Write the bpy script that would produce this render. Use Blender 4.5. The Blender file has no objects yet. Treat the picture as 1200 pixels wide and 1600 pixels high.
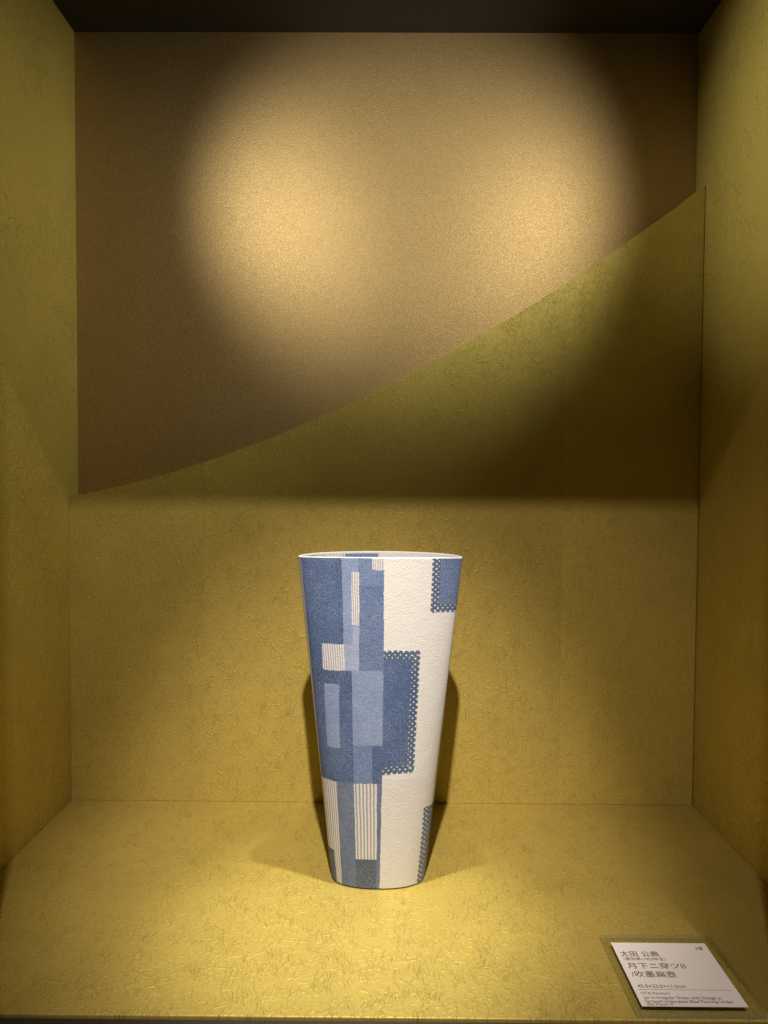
import bpy, bmesh, math
import numpy as np
from mathutils import Matrix, Vector

# ------------------------------------------------------------------ scene, camera, light
scene = bpy.context.scene
COL = scene.collection

cam_data = bpy.data.cameras.new('camera')
cam = bpy.data.objects.new('camera', cam_data)
COL.objects.link(cam)
cam_data.sensor_fit = 'HORIZONTAL'
cam_data.sensor_width = 36.0
cam_data.lens = 1109.0 / 1200.0 * 36.0
cam_data.clip_start = 0.01
cam_data.clip_end = 50.0
CAM_LOC = Vector((0.0105, -0.9781, 0.5464))
PITCH, YAW, ROLL = 0.0351, -0.0055, 0.0060


def cam_vec(x, up, fwd):
    """camera-space direction (right, up, forward) to world"""
    # undo the roll
    xr = x * math.cos(ROLL) - up * math.sin(ROLL)
    ur = x * math.sin(ROLL) + up * math.cos(ROLL)
    y = fwd * math.cos(PITCH) + ur * math.sin(PITCH)
    z = -fwd * math.sin(PITCH) + ur * math.cos(PITCH)
    return Vector((xr * math.cos(YAW) + y * math.sin(YAW), -xr * math.sin(YAW) + y * math.cos(YAW), z))


r_, u_, b_ = cam_vec(1, 0, 0), cam_vec(0, 1, 0), -cam_vec(0, 0, 1)
cam.matrix_world = Matrix(((r_.x, u_.x, b_.x, CAM_LOC.x), (r_.y, u_.y, b_.y, CAM_LOC.y),
                           (r_.z, u_.z, b_.z, CAM_LOC.z), (0, 0, 0, 1)))
scene.camera = cam

world = bpy.data.worlds.new('World')
scene.world = world
world.use_nodes = True
bg = world.node_tree.nodes['Background']
bg.inputs[0].default_value = (1.0, 0.80, 0.55, 1)
bg.inputs[1].default_value = 0.012                       # dim gallery outside the showcase

scene.view_settings.view_transform = 'Standard'
scene.view_settings.look = 'None'
scene.view_settings.exposure = 0.0
scene.view_settings.gamma = 1.0
scene.render.engine = 'CYCLES'
scene.cycles.max_bounces = 7
scene.cycles.diffuse_bounces = 4
scene.cycles.glossy_bounces = 4
scene.cycles.transparent_max_bounces = 12
scene.cycles.transmission_bounces = 8
scene.cycles.sample_clamp_indirect = 3.0
scene.cycles.caustics_reflective = False
scene.cycles.caustics_refractive = False
scene.cycles.use_denoising = True

WARM = (1.0, 0.835, 0.70)
XLW = -0.5362


def spot(name, loc, target, power, size_deg, blend, radius, col=WARM):
    d = bpy.data.lights.new(name, 'SPOT')
    d.energy = power
    d.color = col
    d.spot_size = math.radians(size_deg)
    d.spot_blend = blend
    d.shadow_soft_size = radius
    o = bpy.data.objects.new(name, d)
    COL.objects.link(o)
    o.location = loc
    o.rotation_euler = (Vector(target) - Vector(loc)).to_track_quat('-Z', 'Y').to_euler()
    return o


# gallery spotlight outside, shining in under the header onto the jar: narrow beam and its wider field
GAL = (0.0, -1.20, 1.90)
spot('gallery_spotlight', GAL, (-0.03, -0.005, 0.135), 196, 26, 1.0, 0.02)
spot('gallery_spotlight', GAL, (-0.05, 0.05, 0.22), 55, 48, 1.0, 0.02)
# two crossed spotlights hung under the front of the ceiling that wash the gold wall
COOL = (1.0, 0.955, 0.72)
LA, LB = Vector((-0.28, -0.19, 1.12)), Vector((0.38, -0.19, 1.12))
spot('ceiling_or_fill_spot', LA, LA + Vector((0.440, 0.885, -0.145)), 7.4, 77, 1.0, 0.012, COOL)
spot('ceiling_or_fill_spot', LB, LB + Vector((-0.560, 0.815, -0.150)), 7.2, 89, 0.85, 0.012, COOL)
# two added fill spots, no known fixture, that brighten the side walls
spot('ceiling_or_fill_spot', (0.32, -0.20, 1.20), (XLW, 0.13, 0.84), 8.0, 70, 1.0, 0.015, COOL)
spot('ceiling_or_fill_spot', (-0.22, -0.20, 1.20), (-XLW, -0.04, 1.05), 11.5, 50, 1.0, 0.015, COOL)
# downlight above the jar
spot('ceiling_or_fill_spot', (0.03, -0.07, 1.29), (-0.03, -0.11, 0.0), 58, 26, 1.0, 0.012, COOL)
# small gallery spotlight on the label
spot('gallery_spotlight', (0.50, -1.20, 1.90), (0.335, -0.205, 0.0), 38, 9.5, 1.0, 0.02)

# ------------------------------------------------------------------ helpers
def tag(o, label=None, cat=None, group=None, kind=None):
    if label: o['label'] = label
    if cat: o['category'] = cat
    if group: o['group'] = group
    if kind: o['kind'] = kind
    return o


def mesh_obj(name, verts, faces, mat, parent=None, smooth=False):
    me = bpy.data.meshes.new(name)
    me.from_pydata([tuple(v) for v in verts], [], [tuple(f) for f in faces])
    me.validate()
    bm = bmesh.new(); bm.from_mesh(me)
    bmesh.ops.recalc_face_normals(bm, faces=bm.faces)
    bm.to_mesh(me); bm.free()
    if smooth:
        me.polygons.foreach_set('use_smooth', [True] * len(me.polygons))
    o = bpy.data.objects.new(name, me)
    COL.objects.link(o)
    if mat: me.materials.append(mat)
    if parent: o.parent = parent
    return o


def box(name, x0, x1, y0, y1, z0, z1, mat, parent=None, bevel=0.0, segs=2):
    v = [(x0, y0, z0), (x1, y0, z0), (x1, y1, z0), (x0, y1, z0), (x0, y0, z1), (x1, y0, z1), (x1, y1, z1), (x0, y1, z1)]
    f = [(0, 3, 2, 1), (4, 5, 6, 7), (0, 1, 5, 4), (1, 2, 6, 5), (2, 3, 7, 6), (3, 0, 4, 7)]
    o = mesh_obj(name, v, f, mat, parent)
    if bevel:
        bm = bmesh.new(); bm.from_mesh(o.data)
        bmesh.ops.bevel(bm, geom=list(bm.edges), offset=bevel, segments=segs, profile=0.5, affect='EDGES')
        bm.to_mesh(o.data); bm.free()
    return o


def empty(name, loc=(0, 0, 0)):
    o = bpy.data.objects.new(name, None)
    o.empty_display_size = 0.02
    COL.objects.link(o)
    o.location = loc
    return o


class NT:
    """small node-tree writer"""
    def __init__(self, name):
        self.mat = bpy.data.materials.new(name)
        self.mat.use_nodes = True
        self.t = self.mat.node_tree
        self.n = self.t.nodes
        self.bsdf = self.n['Principled BSDF']

    def node(self, kind, **kw):
        nd = self.n.new(kind)
        for k, v in kw.items():
            setattr(nd, k, v)
        return nd

    def put(self, sock, val):
        if hasattr(val, 'is_linked') or isinstance(val, bpy.types.NodeSocket):
            self.t.links.new(val, sock)
        else:
            sock.default_value = val

    def math(self, op, a, b=None, c=None, clamp=False):
        nd = self.node('ShaderNodeMath', operation=op, use_clamp=clamp)
        self.put(nd.inputs[0], a)
        if b is not None: self.put(nd.inputs[1], b)
        if c is not None: self.put(nd.inputs[2], c)
        return nd.outputs[0]

    def vmath(self, op, a, b=None, scale=None):
        nd = self.node('ShaderNodeVectorMath', operation=op)
        self.put(nd.inputs[0], a)
        if b is not None: self.put(nd.inputs[1], b)
        if scale is not None: self.put(nd.inputs['Scale'], scale)
        return nd.outputs[0]

    def noise(self, vec, scale, detail=2.0, rough=0.5, out=0, dim='3D'):
        nd = self.node('ShaderNodeTexNoise', noise_dimensions=dim)
        self.put(nd.inputs['Vector'], vec)
        nd.inputs['Scale'].default_value = scale
        nd.inputs['Detail'].default_value = detail
        nd.inputs['Roughness'].default_value = rough
        return nd.outputs[out]

    def smooth(self, val, a, b, lo=0.0, hi=1.0):
        nd = self.node('ShaderNodeMapRange', interpolation_type='SMOOTHSTEP')
        self.put(nd.inputs['Value'], val)
        nd.inputs['From Min'].default_value = a
        nd.inputs['From Max'].default_value = b
        nd.inputs['To Min'].default_value = lo
        nd.inputs['To Max'].default_value = hi
        return nd.outputs['Result']

    def mix(self, fac, a, b, blend='MIX'):
        nd = self.node('ShaderNodeMix', data_type='RGBA', blend_type=blend)
        self.put(nd.inputs['Factor'], fac)
        self.put(nd.inputs['A'], a)
        self.put(nd.inputs['B'], b)
        return nd.outputs['Result']

    def bump(self, height, strength, dist, normal=None):
        nd = self.node('ShaderNodeBump')
        nd.inputs['Strength'].default_value = strength
        nd.inputs['Distance'].default_value = dist
        self.put(nd.inputs['Height'], height)
        if normal is not None: self.put(nd.inputs['Normal'], normal)
        return nd.outputs['Normal']


def crumpled_paper(name, colour, plane, amount=1.0, cover=0.5, metallic=0.25, rough=0.5, stretch=1.0, seed=0.0, var=0.06, dens=1.0, bare=0.10):
    """crumpled washi: long raised crease lines in many directions, gathered in patches, over fine fibre"""
    m = NT(name)
    tc = m.node('ShaderNodeTexCoord')
    oi = m.node('ShaderNodeObjectInfo')
    sx = m.node('ShaderNodeSeparateXYZ')
    m.put(sx.inputs[0], tc.outputs['Object'])
    ax = {'X': 0, 'Y': 1, 'Z': 2}
    uv = m.node('ShaderNodeCombineXYZ')
    m.put(uv.inputs[0], m.math('ADD', sx.outputs[ax[plane[0]]], m.math('MULTIPLY_ADD', oi.outputs['Random'], 7.0, seed)))
    m.put(uv.inputs[1], m.math('MULTIPLY', m.math('ADD', sx.outputs[ax[plane[1]]], seed * 1.7), stretch))
    p = uv.outputs[0]
    patch = m.noise(p, 7.0, 2.0, 0.5, dim='2D')            # some regions are more crumpled than others
    pt = m.smooth(patch, cover - 0.22, cover + 0.10, bare, 1.0)
    warp = m.vmath('SUBTRACT', m.noise(p, 16.0, 3.0, 0.6, 1, dim='2D'), (0.5, 0.5, 0.5))
    height = None
    # networks of folds
    for (scale, width, h, wamp, mscale, mlo) in ((34.0, 0.050, 1.0, 0.050, 30.0, 0.46), (74.0, 0.10, 0.70, 0.030, 55.0, 0.47)):
        scale *= dens
        pw = m.vmath('ADD', m.vmath('ADD', p, m.vmath('SCALE', warp, scale=wamp)), (scale * 0.37, scale * 0.21, 0.0))
        vo = m.node('ShaderNodeTexVoronoi', feature='DISTANCE_TO_EDGE', voronoi_dimensions='2D')
        m.put(vo.inputs['Vector'], pw)
        vo.inputs['Scale'].default_value = scale
        line = m.smooth(vo.outputs['Distance'], 0.0, width, 1.0, 0.0)
        brk = m.smooth(m.noise(m.vmath('ADD', p, (scale, 0.3, 0.0)), mscale, 1.0, dim='2D'), mlo, mlo + 0.08)
        lay = m.math('MULTIPLY', m.math('MULTIPLY', line, brk), h)
        height = lay if height is None else m.math('ADD', height, lay)
    # straight-ish crease strokes, each set along its own direction
    for i, ang in enumerate((12.0, 58.0, 101.0, 149.0)):
        mp = m.node('ShaderNodeMapping', vector_type='POINT')
        m.put(mp.inputs['Vector'], m.vmath('ADD', p, m.vmath('SCALE', warp, scale=0.035)))
        mp.inputs['Rotation'].default_value = (0, 0, math.radians(ang))
        mp.inputs['Location'].default_value = (3.3 * i + 1.0, 1.9 * i, 0)
        mp.inputs['Scale'].default_value = (1.0, 0.20, 1.0)
        n = m.noise(mp.outputs[0], 120.0 * dens, 0.0, 0.5, dim='2D')
        line = m.smooth(m.math('ABSOLUTE', m.math('SUBTRACT', n, 0.5)), 0.0, 0.085, 1.0, 0.0)
        brk = m.smooth(m.noise(m.vmath('ADD', p, (5.1 * i + 2.0, 0.9 * i, 0.0)), 26.0 * dens, 1.0, dim='2D'), 0.54, 0.62)
        height = m.math('ADD', height, m.math('MULTIPLY', m.math('MULTIPLY', line, brk), 0.75))
    height = m.math('MULTIPLY', height, pt)
    # a few long folds
    vo = m.node('ShaderNodeTexVoronoi', feature='DISTANCE_TO_EDGE', voronoi_dimensions='2D')
    m.put(vo.inputs['Vector'], m.vmath('ADD', p, m.vmath('SCALE', warp, scale=0.03)))
    vo.inputs['Scale'].default_value = 5.5
    fold = m.smooth(vo.outputs['Distance'], 0.0, 0.009, 1.0, 0.0)
    height = m.math('ADD', height, m.math('MULTIPLY', fold, m.smooth(m.noise(p, 5.0, 1.0, dim='2D'), 0.50, 0.60, 0.0, 0.8)))
    fibre = m.noise(p, 420.0, 2.0, 0.65, dim='2D')
    soft = m.noise(p, 40.0, 2.0, 0.5, dim='2D')
    height = m.math('ADD', height, m.math('ADD', m.math('MULTIPLY', fibre, 0.16), m.math('MULTIPLY', soft, 0.50)))
    m.put(m.bsdf.inputs['Normal'], m.bump(height, 1.0, 0.0009 * amount))
    mott = m.noise(p, 9.0, 4.0, 0.6, dim='2D')
    grain = m.noise(p, 300.0, 2.0, 0.6, dim='2D')
    k = m.math('ADD', m.math('MULTIPLY', m.math('SUBTRACT', mott, 0.5), var * 4), m.math('MULTIPLY', m.math('SUBTRACT', grain, 0.5), 0.30))
    k = m.math('ADD', k, m.math('MULTIPLY', m.math('SUBTRACT', oi.outputs['Random'], 0.5), 0.16))
    cv = m.vmath('SCALE', colour, scale=m.math('ADD', k, 1.0))
    m.put(m.bsdf.inputs['Base Color'], cv)
    m.bsdf.inputs['Metallic'].default_value = metallic
    m.put(m.bsdf.inputs['Roughness'], m.math('ADD', rough - 0.06, m.math('MULTIPLY', grain, 0.12)))
    return m.mat


OLIVE = (0.60, 0.475, 0.118)
M_FLOOR = crumpled_paper('olive_gold_paper_floor', tuple(0.80 * q for q in OLIVE), 'XY', 0.56, 0.34, 0.26, 0.50, 1.0, 3.1, dens=1.3, bare=0.3)
M_PANEL = crumpled_paper('olive_gold_paper_panel', tuple(1.02 * q for q in OLIVE), 'XZ', 0.42, 0.30, 0.18, 0.60, 1.0, 1.7, dens=1.7, bare=0.55)
M_SIDE = crumpled_paper('olive_gold_paper_side', OLIVE, 'YZ', 0.80, 0.48, 0.18, 0.58, 1.0, 9.4, dens=0.9)


def gold_paint():
    """metallic paint full of fine flakes"""
    m = NT('gold_pearl_wall')
    tc = m.node('ShaderNodeTexCoord')
    sx = m.node('ShaderNodeSeparateXYZ'); m.put(sx.inputs[0], tc.outputs['Object'])
    uv = m.node('ShaderNodeCombineXYZ'); m.put(uv.inputs[0], sx.outputs[0]); m.put(uv.inputs[1], sx.outputs[2])
    p = uv.outputs[0]
    fl = m.node('ShaderNodeTexVoronoi', voronoi_dimensions='2D')
    m.put(fl.inputs['Vector'], p); fl.inputs['Scale'].default_value = 1050.0
    fs = m.node('ShaderNodeSeparateColor'); m.put(fs.inputs[0], fl.outputs['Color'])
    g1 = m.noise(p, 420.0, 2.0, 0.6, dim='2D')
    h = m.math('ADD', m.math('MULTIPLY', g1, 0.8), m.math('MULTIPLY', fs.outputs[0], 0.35))
    m.put(m.bsdf.inputs['Normal'], m.bump(h, 1.0, 0.0004))
    k = m.math('ADD', 0.82, m.math('MULTIPLY', fs.outputs[1], 0.36))
    big = m.noise(p, 5.0, 3.0, 0.5, dim='2D')
    k = m.math('MULTIPLY', k, m.math('ADD', m.math('MULTIPLY', big, 0.14), 0.93))
    m.put(m.bsdf.inputs['Base Color'], m.vmath('SCALE', (0.54, 0.382, 0.198), scale=k))
    m.bsdf.inputs['Metallic'].default_value = 0.90
    m.put(m.bsdf.inputs['Roughness'], m.math('ADD', 0.53, m.math('MULTIPLY', fs.outputs[2], 0.10)))
    return m.mat


def plain(name, col, rough=0.6, metallic=0.0, grain=120.0, amt=0.15, bump=0.0003):
    m = NT(name)
    tc = m.node('ShaderNodeTexCoord')
    g = m.noise(tc.outputs['Object'], grain, 3.0, 0.6)
    k = m.math('ADD', 1.0 - amt / 2, m.math('MULTIPLY', g, amt))
    m.put(m.bsdf.inputs['Base Color'], m.vmath('SCALE', col, scale=k))
    m.put(m.bsdf.inputs['Normal'], m.bump(g, 1.0, bump))
    m.bsdf.inputs['Roughness'].default_value = rough
    m.bsdf.inputs['Metallic'].default_value = metallic
    return m.mat


M_GOLD = gold_paint()
M_DARK = plain('dark_brown_lacquer', (0.030, 0.024, 0.018), 0.55)
M_CEIL = plain('dark_brown_ceiling', (0.036, 0.030, 0.025), 0.8)

# ------------------------------------------------------------------ the showcase
XL, XR = -0.5362, 0.5403
YB, YG = 0.2328, 0.2724           # paper panel, gold wall
H = 1.3285
YF = -0.2655                      # front edge of the floor
W = 0.02
tag(box('floor', XL, XR, YF, YG, -0.018, 0.0, M_FLOOR, bevel=0.0012), 'olive gold crumpled paper floor of the showcase', kind='structure')
tag(box('wall_left', XL - W, XL, YF, YG + W, -0.018, H + W, M_SIDE), 'olive gold paper side wall left of the jar', kind='structure')
tag(box('wall_right', XR, XR + W, YF, YG + W, -0.018, H + W, M_SIDE), 'olive gold paper side wall right of the jar', kind='structure')
tag(box('wall_back', XL, XR, YG, YG + W, -0.018, H, M_GOLD), 'glittering brown gold back wall above the paper panel', kind='structure')
tag(box('ceiling', XL, XR, YF, YG + W, H, H + W, M_CEIL), 'dark brown ceiling of the showcase', kind='structure')

# dark frame round the front opening: sill, two jambs, header
fr = tag(empty('front_frame', (0, -0.30, 0)), 'dark brown frame round the front opening of the showcase', kind='structure')


def fbox(name, x0, x1, y0, y1, z0, z1):
    o = box(name, x0, x1, y0 + 0.30, y1 + 0.30, z0, z1, M_DARK, fr, bevel=0.001)
    return o


fbox('sill', XL - W, XR + W, -0.36, YF - 0.001, -0.06, -0.003)
fbox('jamb', XL - W, -0.405, -0.315, YF - 0.002, -0.002, 1.044)
fbox('jamb', 0.415, XR + W, -0.315, YF - 0.002, -0.002, 1.044)
fbox('header', XL - W, XR + W, -0.315, YF - 0.002, 1.046, H + W)

# paper panel with a curved, rising top edge, in front of the gold wall
TOP = [(-0.5362, 0.5268), (-0.5139, 0.5317), (-0.4338, 0.5482), (-0.3493, 0.5727), (-0.2881, 0.5922), (-0.2149, 0.6190),
       (-0.0951, 0.6690), (-0.0516, 0.6895), (0.0058, 0.7178), (0.0491, 0.7400), (0.0966, 0.7655), (0.1644, 0.8030),
       (0.2181, 0.8340), (0.3090, 0.8910), (0.3675, 0.9312), (0.4312, 0.9762), (0.4841, 1.0148), (0.5403, 1.0562)]
TX = np.array([p[0] for p in TOP]); TZ = np.array([p[1] for p in TOP])
# a smooth curve through the points
cf = np.polyfit(TX, TZ, 4)
top_at = lambda x: float(np.polyval(cf, x))


def panel_slab(name, x0, x1, y0, y1, drop, mat, parent, n=24):
    xs = np.linspace(x0, x1, n + 1)
    v, f = [], []
    for x in xs:
        zt = top_at(x) - drop
        v += [(x, y0, 0.0005), (x, y0, zt), (x, y1, zt), (x, y1, 0.0005)]
    for i in range(n):
        a, b = 4 * i, 4 * i + 4
        for k in range(4):
            f.append((a + k, a + (k + 1) % 4, b + (k + 1) % 4, b + k))
    f += [(0, 1, 2, 3), (4 * n + 3, 4 * n + 2, 4 * n + 1, 4 * n)]
    v = [(x, y - YB, z) for x, y, z in v]
    return mesh_obj(name, v, f, mat, parent)


panel = tag(empty('backdrop_panel', (0, YB, 0)), 'olive gold crumpled paper panel with curved rising top edge behind the jar', 'panel')
panel_slab('board', XL + 0.0005, XR - 0.0016, YB + 0.0012, YG - 0.003, 0.0006, M_PANEL, panel, 60)
panel_slab('paper_sheet', XL + 0.0003, -0.3050, YB + 0.0005, YB + 0.0011, 0.0, M_PANEL, panel)
panel_slab('paper_sheet', -0.3053, 0.3085, YB + 0.0001, YB + 0.00045, 0.0, M_PANEL, panel, 40)
panel_slab('paper_sheet', 0.3082, XR - 0.0014, YB + 0.0005, YB + 0.0011, 0.0, M_PANEL, panel)

# ------------------------------------------------------------------ the jar
VH = 0.450
CREAM = np.array((0.68, 0.70, 0.715))
LINE = np.array((0.30, 0.315, 0.39))
DK = np.array((0.066, 0.118, 0.264))
BL = {'DD': DK * 0.86, 'D': DK, 'M': np.array((0.108, 0.172, 0.345)), 'MP': np.array((0.140, 0.212, 0.405)),
      'L': np.array((0.215, 0.295, 0.510)), 'LL': np.array((0.315, 0.385, 0.580)), 'G': np.array((0.078, 0.108, 0.165)),
      'BD': np.array((0.062, 0.105, 0.205)), 'MB': np.array((0.130, 0.178, 0.305))}


def jar_dims(z):
    q = np.clip(z / VH, 0, 1)
    at = 0.0655 + (0.1150 - 0.0655) * q
    fac = np.clip((z - 0.03) / 0.40, 0, 1)
    af = at - 0.0055 * fac
    fy = 0.0015 + 0.0085 * fac
    bf = np.interp(z, [0, 0.15, 0.30, 0.45], [0.034, 0.030, 0.019, 0.008])
    bb = np.interp(z, [0, 0.45], [0.048, 0.091])
    return at, af, fy, bf, bb


NF, NS, NB = 420, 8, 150
tt = np.sin(np.linspace(-1, 1, NF + 1) * math.pi / 2)
tt = 0.55 * tt + 0.45 * np.linspace(-1, 1, NF + 1)      # denser towards the corners
TH = np.linspace(0, math.pi, NB + 1)


def outline(z, inset=0.0):
    """closed horizontal section: front face, right facet, back, left facet"""
    at, af, fy, bf, bb = jar_dims(z)
    xf = np.where(tt < 0, af, at - 0.0012) * tt
    yf = -bf * np.sqrt(np.clip(1 - np.abs(tt) ** 2.3, 0, 1))
    ks = np.arange(1, NS) / NS
    xl_, yr_ = af + (at - af) * ks, fy * ks
    xr_ = at - 0.0012 + 0.0012 * ks
    xb = at * np.cos(TH)
    yb = fy + (bb - fy) * np.sin(TH)
    x = np.concatenate([xf, xr_, xb, -xl_[::-1]])
    y = np.concatenate([yf, yr_, yb, yr_[::-1]])
    if inset:
        # pull towards the middle along the normal
        tx = np.roll(x, -1) - np.roll(x, 1); ty = np.roll(y, -1) - np.roll(y, 1)
        ln = np.hypot(tx, ty) + 1e-9
        x, y = x - inset * ty / ln, y + inset * tx / ln
    return x, y


NP = NF + 1 + (NS - 1) + (NB + 1) + (NS - 1)
TPAR = np.concatenate([tt, 1 + 0.03 * np.arange(1, NS) / NS, 1.03 + 1.94 * TH / math.pi / 1.0, -1.03 + 0.03 * np.arange(1, NS) / NS])
# back half runs from +1.03 (right) to 2.97; the left facet is -1.03 .. -1


def inq(t, z, t0t, t1t, t1b, t0b, zt, zb):
    k = np.clip((zt - z) / (zt - zb), 0, 1)
    return (z <= zt) & (z > zb) & (t >= t0t + (t0b - t0t) * k) & (t < t1t + (t1b - t1t) * k)


def stripe(t, t0, t1, n):
    """n grey lines between t0 and t1, white at both ends (1 = line)"""
    ph = (t - t0) / (t1 - t0) * (n + 0.5)
    w = ph - np.floor(ph)
    return np.clip((0.21 - np.abs(w - 0.62)) / 0.16 + 0.5, 0, 1)


def jar_colour(t, s, z):
    """glaze colour of the outer wall; t = place across the front (-1..1), s = arc length, z = height"""
    # masked by hand: the edges wander by a fraction of a millimetre
    wob = np.sin(z * 173 + 1.1) * 0.5 + np.sin(z * 411 + t * 5) * 0.3 + np.sin(z * 67 + t * 3.0) * 0.6
    t = t + 0.0032 * wob * (np.abs(t) < 0.99)
    z = z + 0.00032 * (np.sin(s * 190 + 0.4) + 0.7 * np.sin(s * 420 + z * 20))
    c = np.tile(CREAM, (len(t), 1))
    spray = np.zeros(len(t))

    def fill(mask, key):
        c[mask] = BL[key]
        spray[mask] = 1.0

    def lines(mask, f):
        c[mask] = (1 - f[mask, None]) * CREAM + f[mask, None] * LINE
        spray[mask] = 0.0
    tc = np.interp(z, [0, 0.079, 0.149, 0.2, 0.30, 0.45], [0.037, 0.048, 0.060, 0.061, 0.060, 0.051])
    left = (t < tc) | (t > 2.02)
    fill(left, 'D')
    # upper left
    fill(inq(t, z, -0.555, -0.481, -0.49, -0.56, 0.46, 0.3315), 'DD')
    fill(inq(t, z, -0.481, -0.26, -0.29, -0.50, 0.46, 0.3315), 'L')
    fill(inq(t, z, -0.364, -0.26, -0.285, -0.372, 0.3555, 0.3315), 'LL')
    fill(inq(t, z, -0.49, -0.284, -0.287, -0.503, 0.3316, 0.2955), 'LL')
    fill(left & (t > -0.26 - 0.03 * (0.45 - z) / 0.155) & (z > 0.411) & (t < 1), 'MP')
    fill(left & (t > -0.26 - 0.03 * (0.45 - z) / 0.155) & (z <= 0.411) & (z > 0.2962) & (t < 1), 'M')
    m = inq(t, z, -0.362, -0.262, -0.276, -0.378, 0.430, 0.3572); lines(m, stripe(t, -0.370, -0.268, 3))
    m = left & (t > -0.098) & (z > 0.4325) & (t < 1); lines(m, stripe(t, -0.098, 0.058, 5))
    m = inq(t, z, -0.808, -0.49, -0.50, -0.82, 0.3312, 0.2953); lines(m, stripe(t, -0.815, -0.495, 9))
    # middle left
    fill(inq(t, z, -1.5, -0.395, -0.400, -1.5, 0.2953, 0.255), 'DD')
    fill(inq(t, z, -0.818, -0.59, -0.63, -0.84, 0.2767, 0.190), 'L')
    fill(inq(t, z, -0.398, 0.0595, 0.0605, -0.412, 0.2960, 0.1956), 'L')
    fill(inq(t, z, -0.412, -0.108, -0.110, -0.420, 0.1957, 0.1442), 'MP')
    # lower left
    low = left & (z <= 0.1442) & (t < 1)
    fill(low, 'MB')
    m = low & (t < -0.715 - 0.035 * (0.144 - z) / 0.144); lines(m, stripe(t, -1.06, -0.733, 8))
    m = low & (t < -0.862) & (z < 0.0465); fill(m, 'G')
    m = inq(t, z, -0.42, -0.020, -0.028, -0.43, 0.1442, 0.0411); lines(m, stripe(t, -0.425, -0.022, 6))
    fill(inq(t, z, -0.43, -0.028, -0.040, -0.45, 0.0411, -0.01), 'G')
    # left side facet: the light it catches is put into its colour
    fac = (t <= -1.0) & (z > 0.10)
    c[fac] = 0.8 * CREAM + 0.2 * BL['L']; spray[fac] = 0.6
    # right blocks
    er = np.interp(z, [0.158, 0.242, 0.324], [0.0483, 0.0525, 0.0563])
    zb = np.interp(s, [0.0057, 0.0483], [0.1560, 0.1588])
    blk = (t >= tc) & (t < 1) & (s < er) & (z < 0.3235) & (z > zb)
    fill(blk, 'D')
    fill(blk & ((s > er - 0.0115) | (z > 0.3235 - 0.0115) | (z < zb + 0.0115)), 'BD')
    el = np.interp(z, [0.375, 0.45], [0.0697, 0.0723])
    blk = (t > 0) & (t < 1.6) & (s > el) & (z > 0.3748)
    fill(blk, 'M')
    fill(blk & ((s < el + 0.0115) | (z < 0.3748 + 0.0115)), 'BD')
    eb = np.interp(z, [0.0, 0.065, 0.108], [0.0556, 0.0611, 0.0640])
    fill((t > 0) & (t < 1.5) & (s > eb) & (z < 0.108), 'MB')
    # rows of small white dots along the block edges
    def dots(path_fn, n0, n1, step, normal, rows=((0.0010, 0.00142), (0.0060, 0.00105), (0.0098, 0.00080))):
        for r, (offs, rad) in enumerate(rows):
            for i in range(n0, n1):
                q = (i + (0.5 if r == 1 else 0.0)) * step
                ps, pz = path_fn(q)
                ps += normal[0] * offs + 0.00025 * math.sin(i * 12.9 + r * 4.1); pz += normal[1] * offs + 0.00025 * math.sin(i * 7.7 + r * 9.3)
                rd = rad * (1.0 + 0.14 * math.sin(i * 5.3 + r * 2.7))
                d2 = (s - ps) ** 2 + (z - pz) ** 2
                k = np.clip((rd - np.sqrt(np.minimum(d2, 1e-3))) / 0.0007 + 0.5, 0, 1)
                hit = (k > 0) & (t > tc) & (t < 1.7)
                if hit.any():
                    kk = k[hit, None]
                    c[hit] = c[hit] * (1 - kk) + CREAM * 1.06 * kk
                    spray[hit] *= (1 - k[hit])
    dots(lambda q: (0.0563 - q, 0.3235), 0, 7, 0.0077, (0, -1))
    dots(lambda q: (np.interp(0.3235 - q, [0.158, 0.242, 0.324], [0.0483, 0.0525, 0.0563]), 0.3235 - q), 1, 22, 0.00735, (-1, 0))
    dots(lambda q: (0.0483 - q, 0.1588 - 0.065 * q), 0, 6, 0.0077, (0, 1))
    dots(lambda q: (0.0697 + 0.034 * q, 0.3750 + q), 0, 11, 0.0070, (1, 0))
    dots(lambda q: (0.0697 + q, 0.3750), 1, 12, 0.0070, (0, 1))
    dots(lambda q: (np.interp(0.108 - q, [0, 0.065, 0.108], [0.0556, 0.0611, 0.0640]), 0.108 - q), 0, 17, 0.0066, (1, 0),
         ((0.0008, 0.0015), (0.0060, 0.00125), (0.0105, 0.0011), (0.0155, 0.0009)))
    return c, spray


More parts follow.
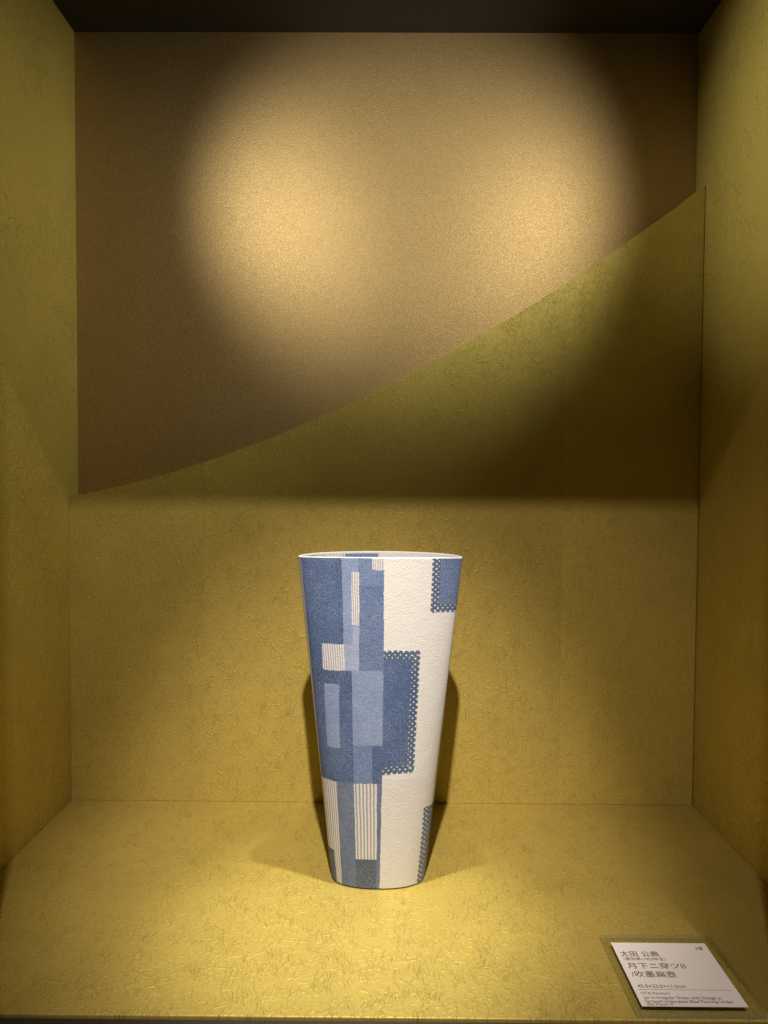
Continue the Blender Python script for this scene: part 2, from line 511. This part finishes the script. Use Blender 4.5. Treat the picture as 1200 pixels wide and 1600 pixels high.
def build_jar(parent, mat):
    NZ = 760
    zs = np.linspace(0.0022, VH - 0.0012, NZ)
    rings, cols, sprays = [], [], []
    i0 = int(np.argmin(np.abs(tt)))

    def add(x, y, z, c, sp):
        rings.append(np.stack([x, y, np.full_like(x, z)], 1)); cols.append(c); sprays.append(sp)
    # underside and rounded foot edge
    foot = np.tile(np.array((0.16, 0.13, 0.10)), (NP, 1))
    for z, ins in ((0.0004, 0.020), (0.0002, 0.0040), (0.0006, 0.0022), (0.0012, 0.0009)):
        x, y = outline(0.0022, ins); add(x, y, z, foot, np.zeros(NP))
    for z in zs:
        x, y = outline(z)
        ds = np.hypot(np.diff(x), np.diff(y))
        S = np.concatenate([[0], np.cumsum(ds)]); S = S - S[i0]
        S[TPAR < 0] = -np.abs(S[TPAR < 0])
        c, sp = jar_colour(TPAR, S, np.full(NP, z))
        add(x, y, z, c, sp)
    white = np.tile(CREAM * 1.04, (NP, 1)); zero = np.zeros(NP)
    T_ = 0.0034
    for z, ins in ((VH - 0.0004, 0.0005), (VH, 0.0013), (VH, 0.0022), (VH - 0.0004, 0.0030)):
        x, y = outline(VH - 0.0012, ins); add(x, y, z, white, zero)
    # inside: blue, lines and cream carry on over the lip down the inner wall
    for z in np.concatenate([np.linspace(VH - 0.0014, 0.40, 40), np.linspace(0.395, 0.02, 26)]):
        x, y = outline(z, T_)
        c = np.tile(CREAM, (NP, 1)); sp = np.zeros(NP)
        m = x < -0.0045
        c[m] = BL['MP']; sp[m] = 1
        m = (x > -0.094) & (x < -0.0525) & (z > 0.405)
        f = stripe(x, -0.094, -0.0525, 11)
        c[m] = ((1 - f[:, None]) * CREAM + f[:, None] * LINE * 0.9)[m]; sp[m] = 0
        if z > VH - 0.0030:
            c[:] = CREAM; sp[:] = 0
        add(x, y, z, c, sp)
    x, y = outline(0.02, 0.030); add(x, y, 0.016, np.tile(CREAM, (NP, 1)), zero)
    V = np.concatenate(rings); C = np.concatenate(cols); SP = np.concatenate(sprays)
    R = len(rings)
    idx = np.arange(R * NP).reshape(R, NP)
    a = idx[:-1]; b = np.roll(idx, -1, 1)[:-1]; cc = np.roll(idx, -1, 1)[1:]; d = idx[1:]
    Q = np.stack([a, b, cc, d], -1).reshape(-1, 4)
    # caps: a fan at the underside and at the inner bottom
    nv = len(V)
    V = np.concatenate([V, [[0, 0.008, 0.0006], [0, 0.008, 0.016]]])
    C = np.concatenate([C, [foot[0], CREAM]]); SP = np.concatenate([SP, [0, 0]])
    first, last = idx[0], idx[-1]
    T1 = np.stack([np.full(NP, nv), np.roll(first, -1), first], 1)
    T2 = np.stack([np.full(NP, nv + 1), last, np.roll(last, -1)], 1)
    me = bpy.data.meshes.new('body')
    nq, ntr = len(Q), len(T1) + len(T2)
    me.vertices.add(len(V)); me.vertices.foreach_set('co', V.astype(np.float32).ravel())
    loops = np.concatenate([Q.ravel(), T1.ravel(), T2.ravel()]).astype(np.int32)
    me.loops.add(len(loops)); me.loops.foreach_set('vertex_index', loops)
    starts = np.concatenate([np.arange(nq) * 4, nq * 4 + np.arange(ntr) * 3]).astype(np.int32)
    me.polygons.add(nq + ntr); me.polygons.foreach_set('loop_start', starts)
    me.polygons.foreach_set('use_smooth', np.ones(nq + ntr, dtype=bool))
    me.update(calc_edges=True)
    me.validate()
    at = me.color_attributes.new('glaze', 'FLOAT_COLOR', 'POINT')
    at.data.foreach_set('color', np.concatenate([C, SP[:, None]], 1).astype(np.float32).ravel())
    me.materials.append(mat)
    o = bpy.data.objects.new('body', me)
    COL.objects.link(o); o.parent = parent
    return o


def glaze_material():
    m = NT('sprayed_underglaze')
    at = m.node('ShaderNodeAttribute', attribute_name='glaze')
    tc = m.node('ShaderNodeTexCoord')
    p = tc.outputs['Object']
    n1 = m.noise(p, 760.0, 2.0, 0.75)
    n2 = m.noise(p, 16.0, 4.0, 0.55)
    sp = at.outputs['Alpha']
    k = m.math('ADD', m.math('MULTIPLY', m.math('SUBTRACT', n1, 0.5), 3.6), m.math('MULTIPLY', m.math('SUBTRACT', n2, 0.5), 0.95))
    up = m.math('MULTIPLY', m.math('MAXIMUM', k, 0.0), sp)
    dn = m.math('MULTIPLY', m.math('MAXIMUM', m.math('MULTIPLY', k, -1.0), 0.0), sp)
    c1 = m.mix(m.math('MULTIPLY', up, 0.52), at.outputs['Color'], (0.55, 0.60, 0.72, 1))
    c2 = m.mix(m.math('MULTIPLY', dn, 0.55), c1, (0.03, 0.055, 0.15, 1))
    cm = m.noise(p, 180.0, 3.0, 0.6)
    cr = m.math('ADD', 0.96, m.math('MULTIPLY', cm, 0.08))
    c3 = m.vmath('SCALE', c2, scale=cr)
    m.put(m.bsdf.inputs['Base Color'], c3)
    m.bsdf.inputs['Roughness'].default_value = 0.50
    m.bsdf.inputs['Specular IOR Level'].default_value = 0.40
    h = m.math('ADD', m.noise(p, 380.0, 2.0, 0.55), m.math('MULTIPLY', m.noise(p, 40.0, 2.0, 0.5), 1.2))
    m.put(m.bsdf.inputs['Normal'], m.bump(h, 1.0, 0.00038))
    return m.mat


M_GLAZE = glaze_material()
jar = tag(empty('ceramic_jar', (0, 0, 0)), 'tall flattened ceramic jar with blue sprayed rectangles and cream side', 'jar')
build_jar(jar, M_GLAZE)

# ------------------------------------------------------------------ caption card in its clear acrylic holder
def acrylic(name, frost):
    """thin clear sheet: lets light straight through, mirrors a little; sawn edges are frosted"""
    m = NT(name)
    out = m.n['Material Output']
    tr = m.node('ShaderNodeBsdfTransparent'); tr.inputs[0].default_value = (0.93, 0.94, 0.90, 1)
    gl = m.node('ShaderNodeBsdfGlossy'); gl.inputs['Roughness'].default_value = 0.05 + 0.25 * frost
    fr_ = m.node('ShaderNodeFresnel'); fr_.inputs['IOR'].default_value = 1.49
    mx = m.node('ShaderNodeMixShader')
    ge = m.node('ShaderNodeNewGeometry')
    front = m.math('SUBTRACT', 1.0, ge.outputs['Backfacing'])
    m.put(mx.inputs[0], m.math('MULTIPLY', fr_.outputs[0], front)); m.put(mx.inputs[1], tr.outputs[0]); m.put(mx.inputs[2], gl.outputs[0])
    res = mx.outputs[0]
    if frost:
        df = m.node('ShaderNodeBsdfDiffuse'); df.inputs[0].default_value = (0.55, 0.55, 0.48, 1)
        tc = m.node('ShaderNodeTexCoord')
        m2 = m.node('ShaderNodeMixShader')
        m.put(m2.inputs[0], m.smooth(m.noise(tc.outputs['Object'], 260.0, 2.0), 0.3, 0.7, 0.18, 0.48))
        m.put(m2.inputs[1], res); m.put(m2.inputs[2], df.outputs[0])
        res = m2.outputs[0]
    m.put(out.inputs['Surface'], res)
    return m.mat


M_ACR = acrylic('clear_acrylic', 0)
M_ACR_EDGE = acrylic('frosted_acrylic_edge', 1)
M_CARD = plain('white_card', (0.90, 0.89, 0.90), 0.7, grain=600, amt=0.06, bump=0.00005)
M_INK = plain('black_ink', (0.018, 0.016, 0.016), 0.6, bump=0.0)
M_GREY = plain('grey_ink', (0.028, 0.026, 0.026), 0.6, bump=0.0)
PX0, PX1, PY0, PY1 = 0.2705, 0.4045, -0.2625, -0.1345
PT = 0.0055
hold = tag(empty('label_holder', ((PX0 + PX1) / 2, (PY0 + PY1) / 2, 0.0004)), 'clear acrylic label holder lying flat on the paper floor', 'label holder')
hx, hy = (PX1 - PX0) / 2, (PY1 - PY0) / 2
plate = box('acrylic_plate', -hx, hx, -hy, hy, 0, PT, M_ACR, hold, bevel=0.0005, segs=2)
plate.data.materials.append(M_ACR_EDGE)
for pf in plate.data.polygons:
    pf.material_index = 0 if abs(pf.normal.z) > 0.9 else 1

CX0, CX1, CY0, CY1 = 0.2788, 0.3900, -0.2542, -0.1505
CZ = PT + 0.0007
card = tag(empty('caption_card', ((CX0 + CX1) / 2, (CY0 + CY1) / 2, CZ)), 'white caption card with printed Japanese and English text on the acrylic holder', 'card')
cx, cy = (CX1 - CX0) / 2, (CY1 - CY0) / 2
box('paper', -cx, cx, -cy, cy, 0, 0.0003, M_CARD, card)


def text_line(body, x0, x1, y, mat, bold=0.0, height=None):
    cu = bpy.data.curves.new('text_line', 'FONT')
    cu.body = body
    cu.size = 0.01
    cu.offset = bold
    cu.fill_mode = 'FRONT'
    cu.resolution_u = 3
    o = bpy.data.objects.new('text_line', cu)
    COL.objects.link(o)
    dg = bpy.context.evaluated_depsgraph_get()
    dg.update()
    me = bpy.data.meshes.new_from_object(o.evaluated_get(dg))
    bpy.data.objects.remove(o)
    n = len(me.vertices)
    co = np.empty(n * 3); me.vertices.foreach_get('co', co); co = co.reshape(-1, 3)
    lo, hi = co.min(0), co.max(0)
    kx = (x1 - x0) / (hi[0] - lo[0])
    ky = kx if height is None else height / (hi[1] - lo[1])
    co[:, 0] = (co[:, 0] - lo[0]) * kx + x0 - (CX0 + CX1) / 2
    co[:, 1] = (co[:, 1] - (lo[1] if height is not None else 0)) * ky + y - (CY0 + CY1) / 2
    co[:, 2] = 0.00045
    me.vertices.foreach_set('co', co.ravel()); me.update()
    me.materials.clear(); me.materials.append(mat)
    ob = bpy.data.objects.new('text_line', me)
    COL.objects.link(ob); ob.parent = card
    return ob


text_line('18', 0.3762, 0.3832, -0.1633, M_INK)
text_line('太田 公典', 0.2834, 0.3279, -0.1757, M_INK, 0.0, 0.0098)
text_line('（愛知県/1953年生）', 0.2846, 0.3324, -0.1825, M_GREY, 0.0, 0.0056)
text_line('月下ニ穿ツⅡ', 0.2849, 0.3499, -0.1962, M_INK, 0.0, 0.0100)
text_line('/吹墨扁壺', 0.2846, 0.3340, -0.2102, M_INK, 0.0, 0.0100)
text_line('45.0×23.0×11.0cm', 0.2846, 0.3364, -0.2266, M_GREY)
text_line('OTA Kiminori', 0.2846, 0.3153, -0.2368, M_GREY)
text_line('Jar in Irregular Shape with Design in', 0.2851, 0.3674, -0.2434, M_GREY)
text_line('Sprayed Underglaze Blue"Piercing Under', 0.2848, 0.3777, -0.2488, M_GREY)
text_line('the Moon Ⅱ"', 0.2850, 0.3138, -0.2536 + 0.0004, M_GREY)
rl = box('rule_line', 0.2837 - (CX0 + CX1) / 2, 0.3840 - (CX0 + CX1) / 2, -0.2297 - (CY0 + CY1) / 2, -0.22935 - (CY0 + CY1) / 2, 0.0004, 0.00045, M_GREY, card)
